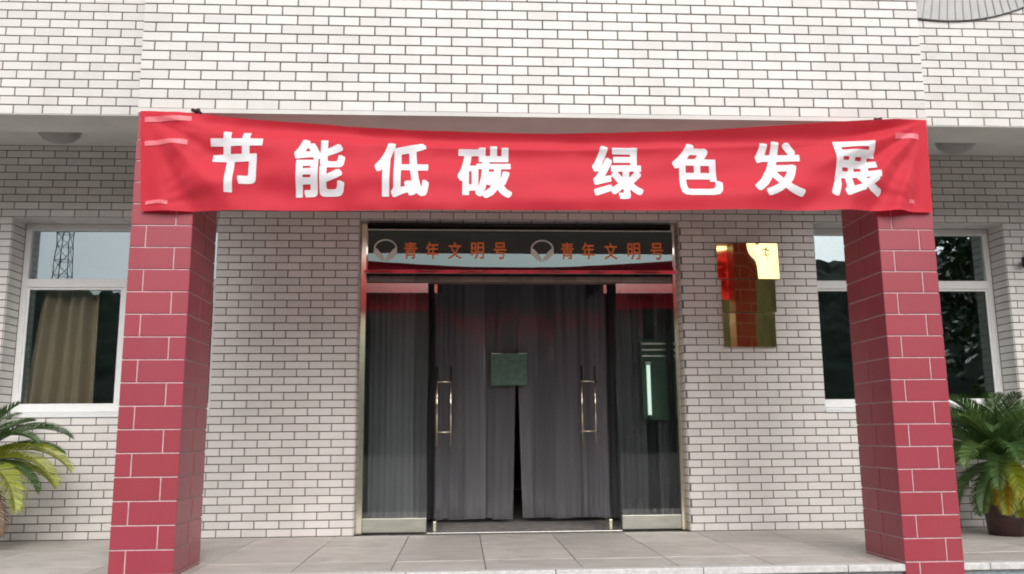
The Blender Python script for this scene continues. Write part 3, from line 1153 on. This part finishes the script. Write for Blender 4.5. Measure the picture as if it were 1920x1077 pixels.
for (xa, xb, nn) in ((1.27, 1.80, 4), (3.66, 3.92, 2), (4.06, 4.14, 1)):
    for i in range(nn):
        xc = xa + (i + .5) * (xb - xa) / nn
        curl = random.uniform(-.8, .8)

        def sp2(u, v, xc=xc, curl=curl, i=i, wd=(xb - xa) / nn + .03):
            return Vector((xc + (u - .5) * wd + .004 * math.sin(5 * v + i), .50 + .015 * (i % 2) + .02 * curl * (2 * u - 1) ** 2 + .02 * math.sin(7 * v + i) * (u - .5) + .0045 * math.sin(2 * math.pi * (2.5 * u + .3 * i)), .03 + 2.47 * v))
        MB().grid(sp2, 20, 24).build('strip', M_STRIP, sc, smooth=True)
MB().box(1.26, 1.83, .46, .50, 2.50, 2.54).build('curtain_rail', M_STEEL, sc)
MB().box(3.60, 4.15, .46, .50, 2.50, 2.54).build('curtain_rail', M_STEEL, sc)

# green notice on the strips, lit tube and board at the right
nt_ = thing('notice_sheet', 'pale green notice sheet hanging on the dark strip curtain', 'notice', (2.63, CY - .06, 1.40))
MB().grid(lambda u, v: Vector((2.447 + .375 * u, CY - .062 - .012 * math.sin(3 * u), 1.375 + .335 * v)), 8, 4).build('sheet', M_NOTICE, nt_, smooth=True)
MB().tube([(2.45, CY - .066, 1.708), (2.82, CY - .066, 1.708)], .006, 6).build('hanging_rod', M_STEEL, nt_)
gb = thing('green_board', 'dark green board inside the entrance behind the right glass panel', 'board', (4.03, .42, 1.0))
MB().box(3.895, 4.14, .42, .435, 1.00, 1.78).build('board_panel', M_GREENBOARD, gb)
for z in (1.62, 1.68, 1.74):
    MB().box(3.895, 4.14, .412, .4195, z - .012, z + .004).build('board_trim', M_STEEL, gb)
tb = thing('tube_lamp', 'lit white tube lamp standing upright before the green board', 'lamp', (3.947, .38, 1.0))
MB().tube([(3.948, .38, 1.045), (3.945, .38, 1.525)], .018, 12).build('tube', M_TUBE, tb, smooth=True)
MB().tube([(3.948, .38, 1.00), (3.948, .38, 1.045)], .021, 12).build('tube_cap', M_DARKMETAL, tb, smooth=True)
MB().tube([(3.945, .38, 1.525), (3.945, .38, 1.555)], .027, 12).build('tube_cap', M_WHITE, tb, smooth=True)

# ------------------------------------------------------------------ drapes behind the left window
dr_ = thing('window_drape', 'gathered beige drape hanging inside the left window', 'curtain', (-1.6, .62, .9))


def dp(u, v):
    wd = .50 - .10 * v
    x = -1.62 + (u - .5) * wd * 1.35 + .05 * v
    return Vector((x, .43 + .05 * math.sin(u * 30 + .6 * v) + .02 * math.sin(u * 13 + 2), 1.0 + 1.26 * v))


MB().grid(dp, 90, 10).build('drape_cloth', M_CURTAIN, dr_, smooth=True)
MB().tube([(-2.1, .50, 2.28), (-.3, .50, 2.28)], .012, 8).build('drape_rail', M_WHITE, dr_, smooth=True)


# ------------------------------------------------------------------ cycads in pots
def frond_mesh(name, Ln, a0, droop, m, twist=0, n=30, seed=0):
    rnd = random.Random(seed)
    mb = MB()
    pts, dirs = [], []
    p = Vector((0, 0, 0))
    for i in range(n + 1):
        t = i / n
        a = a0 - droop * t ** 1.25
        d = Vector((math.cos(a), 0, math.sin(a)))
        pts.append(p.copy())
        dirs.append(d)
        p = p + d * (Ln / n)
    mb.tube(pts, [.0065 * (1 - .8 * i / n) + .001 for i in range(n + 1)], 5)
    for i in range(3, n + 1):
        t = i / n
        ll = Ln * .25 * (math.sin(math.pi * min(1, (t * .93 + .07))) ** .6) * (1 if t < .96 else .6) + .02
        for half in (0, .5):
            q = pts[i] - dirs[i] * (half * Ln / n)
            nr = Vector((-dirs[i].z, 0, dirs[i].x))
            for s_ in (-1, 1):
                sweep = R(38 + 22 * t) + rnd.gauss(0, .06)
                side = Vector((0, s_, 0))
                out_ = (side * math.cos(sweep) + dirs[i] * math.sin(sweep)) * 1.0 + nr * .38
                out_.normalize()
                w = .0075
                wv = dirs[i] * w
                mid = q + out_ * ll * .55
                tip = q + out_ * ll - nr * ll * .18 + Vector((0, 0, -.03 * ll))
                mb.add([q - wv * .6, q + wv * .6, mid + wv, mid - wv, tip], [(0, 1, 2, 3), (3, 2, 4)])
    return mb.mesh(name, m)


FM = {}


def cycad(loc, label, fronds, pot_r=.21, pot_h=.30, trunk=.24):
    root = thing('potted_cycad', label, 'plant', loc, 'potted cycads by the pillars')
    x, y, z = loc
    MB().lathe([(.001, 0), (pot_r * .78, 0), (pot_r * .86, pot_h * .5), (pot_r, pot_h * .93), (pot_r * 1.08, pot_h * .94), (pot_r * 1.08, pot_h), (pot_r * .95, pot_h), (pot_r * .93, pot_h * .9)], loc, 28).build('pot', M_POT, root, smooth=True)
    MB().lathe([(.001, pot_h * .92), (pot_r * .94, pot_h * .9)], loc, 28).build('soil', M_SOIL, root)
    MB().lathe([(.10, pot_h * .85), (.115, pot_h + trunk * .4), (.10, pot_h + trunk * .8), (.05, pot_h + trunk), (.001, pot_h + trunk + .02)], loc, 14).build('trunk', M_TRUNK, root, smooth=True)
    for (az_, a0, Ln, droop, mk) in fronds:
        key = (round(a0, 1), round(Ln, 2), round(droop, 1), mk)
        if key not in FM:
            FM[key] = frond_mesh('frond', Ln, a0, droop, {'m': M_FRONDM, 'g': M_FROND, 'l': M_FRONDL, 'y': M_FRONDY, 'b': M_FRONDB}[mk], seed=len(FM))
        o = bpy.data.objects.new('frond', FM[key])
        link(o, root)
        o.location = (x, y, z + pot_h + trunk * .9)
        o.rotation_euler = (random.uniform(-.15, .15), 0, az_)
    return root


def frond_set(seed, n, hand):
    rnd = random.Random(seed)
    fr_ = []
    for i in range(n):
        az_ = i * 2.39996 + rnd.uniform(-.2, .2)
        t = i / n
        a0 = R(78 - 62 * t + rnd.uniform(-5, 5))
        fr_.append((az_, a0, round(.64 + .16 * math.sin(math.pi * t) + rnd.uniform(-.04, .04), 2), R(50 + 48 * t), 'g'))
    return fr_ + hand


# azimuth 0 points right (+x), -pi/2 towards the camera
handR = [(R(-112), R(-25), .55, R(58), 'l'), (R(-88), R(-30), .56, R(52), 'y'), (R(-70), R(-35), .54, R(48), 'l'), (R(-130), R(-22), .55, R(64), 'y'), (R(-150), R(-28), .56, R(56), 'g'), (R(-100), R(-42), .50, R(42), 'l'), (R(-125), R(-48), .46, R(36), 'g'), (R(-80), R(-44), .52, R(40), 'g'), (R(-145), R(-12), .62, R(70), 'g'), (R(-170), R(-5), .62, R(75), 'g'), (R(-110), R(10), .6, R(85), 'l'), (R(-118), R(-8), .46, R(95), 'y'), (R(-92), R(-18), .50, R(80), 'l'), (R(-75), R(-12), .50, R(90), 'y'), (R(-135), R(-30), .42, R(60), 'l'), (R(-60), R(-25), .45, R(70), 'l'), (R(-160), R(-35), .48, R(58), 'l')]
cycad((6.77, -.62, 0), 'green cycad with drooping yellow lower fronds potted beside the right pillar', [(a_, b_, round(l_ * 1.13, 2), d_, 'g' if i_ % 3 else 'm') for i_, (a_, b_, l_, d_, k_) in enumerate(frond_set(3, 46, []))] + handR, pot_r=.20, pot_h=.30, trunk=.33)
handL = [(R(-18), R(28), .95, R(85), 'l'), (R(-4), R(38), .92, R(92), 'l'), (R(-35), R(16), .90, R(88), 'l'), (R(10), R(60), .90, R(98), 'g'), (R(-10), R(64), .74, R(105), 'g'), (R(-28), R(-30), .66, R(52), 'b'), (R(-48), R(-20), .6, R(70), 'b'), (R(20), R(20), .7, R(80), 'l')]
cycad((-1.80, -.62, 0), 'cycad with arching yellow green fronds potted beside the left pillar', frond_set(11, 15, handL), pot_r=.21, pot_h=.30, trunk=.35)

# ------------------------------------------------------------------ what stands behind the viewer and shows in the glass
hill = MB()


def hp(u, v):
    x = -260 + 520 * u
    y = -62 - 120 * v
    crest = 15.5 + 4.5 * math.sin(x * .013 + 1.0) + 2.6 * math.sin(x * .041) + 5.0 * max(0, math.sin((x - 20) * .012))
    crest += 6.5 * math.exp(-((x + 60) / 34) ** 2) + 17 * math.exp(-((x - 112) / 30) ** 2)
    h = crest * min(1, v * 2.6) ** .8
    h += (.55 * math.sin(x * .9 + 2.1 * v * 60) + .45 * math.sin(x * 1.7 - v * 90) + .8 * random.uniform(-1, 1)) * min(1, v * 4)
    return Vector((x, y, -.65 + max(0, h)))


hl = hill.grid(hp, 420, 70).build('wooded_hill', M_HILL, smooth=True)
hl['kind'] = 'structure'


def tree(x, y, h, r, label, seed):
    rnd = random.Random(seed)
    root = thing('broadleaf_tree', label, 'tree', (x, y, -.6), 'trees facing the entrance')
    tk = MB()
    top = Vector((x + rnd.uniform(-.3, .3), y, h * .55))
    tk.tube([(x, y, -.6), (x + .05, y, h * .25), top], [.24, .17, .09], 8)
    for k in range(6):
        a = k * 1.05 + rnd.random()
        st_ = Vector((x, y, h * (.26 + .05 * k)))
        tk.tube([st_, st_ + Vector((math.cos(a) * r * .35, math.sin(a) * r * .35, .7)), st_ + Vector((math.cos(a) * r * .7, math.sin(a) * r * .7, 1.7))], [.08, .05, .02], 6)
    tk.build('trunk', M_BARK, root, smooth=True)
    cr = MB()
    clumps = [(Vector((x + rnd.gauss(0, .42) * r, y + rnd.gauss(0, .42) * r, h * .62 + rnd.uniform(-.28, .36) * h)), r * rnd.uniform(.28, .5)) for _ in range(26)]
    for c, cr_ in clumps:
        for _ in range(95):
            d = Vector((rnd.gauss(0, 1), rnd.gauss(0, 1), rnd.gauss(0, 1))).normalized()
            p = c + d * cr_ * rnd.uniform(.6, 1.05)
            s_ = rnd.uniform(.12, .24)
            a = Vector((rnd.gauss(0, 1), rnd.gauss(0, 1), rnd.gauss(0, .6))).normalized()
            b2 = a.orthogonal().normalized()
            cr.add([p - a * s_, p + b2 * s_ * .5, p + a * s_, p - b2 * s_ * .5], [(0, 1, 2, 3)])
    cr.build('crown', M_CROWNL if h < 4 else M_CROWN, root)


tree(17.5, -16, 10.5, 3.2, 'tall dense green tree across the forecourt on the right', 1)
tree(16.6, -12.5, 3.6, 1.7, 'low bright green bushy tree across the forecourt beside the tall tree', 2)
tree(22.5, -19, 9.5, 3.2, 'spreading tree across the forecourt at the far right', 3)

MX, MY, H_ = -54.0, -116.0, 52.0
mast = thing('lattice_mast', 'slim grey lattice mast reflected in the left window', 'mast', (MX, MY, -.6))


def mw(t):
    return 1.7 - 1.55 * t


for sx, sy in ((-1, -1), (1, -1), (1, 1), (-1, 1)):
    MB().tube([(MX + sx * mw(0), MY + sy * mw(0), -.6), (MX + sx * mw(1), MY + sy * mw(1), H_)], .07, 6).build('mast_leg', M_MAST, mast)
br = MB()
NB = 26
for k in range(NB):
    t0, t1 = k / NB, (k + 1) / NB
    z0, z1 = -.6 + (H_ + .6) * t0, -.6 + (H_ + .6) * t1
    cs = [(-1, -1), (1, -1), (1, 1), (-1, 1)]
    for q in range(4):
        a, b2 = cs[q], cs[(q + 1) % 4]
        br.tube([(MX + a[0] * mw(t0), MY + a[1] * mw(t0), z0), (MX + b2[0] * mw(t1), MY + b2[1] * mw(t1), z1)], .05, 4, cap=False)
        br.tube([(MX + a[0] * mw(t1), MY + a[1] * mw(t1), z1), (MX + b2[0] * mw(t1), MY + b2[1] * mw(t1), z1)], .05, 4, cap=False)
br.build('mast_bracing', M_MAST, mast)

for o in bpy.data.objects:
    if '_wl' in o.keys():
        del o['_wl']
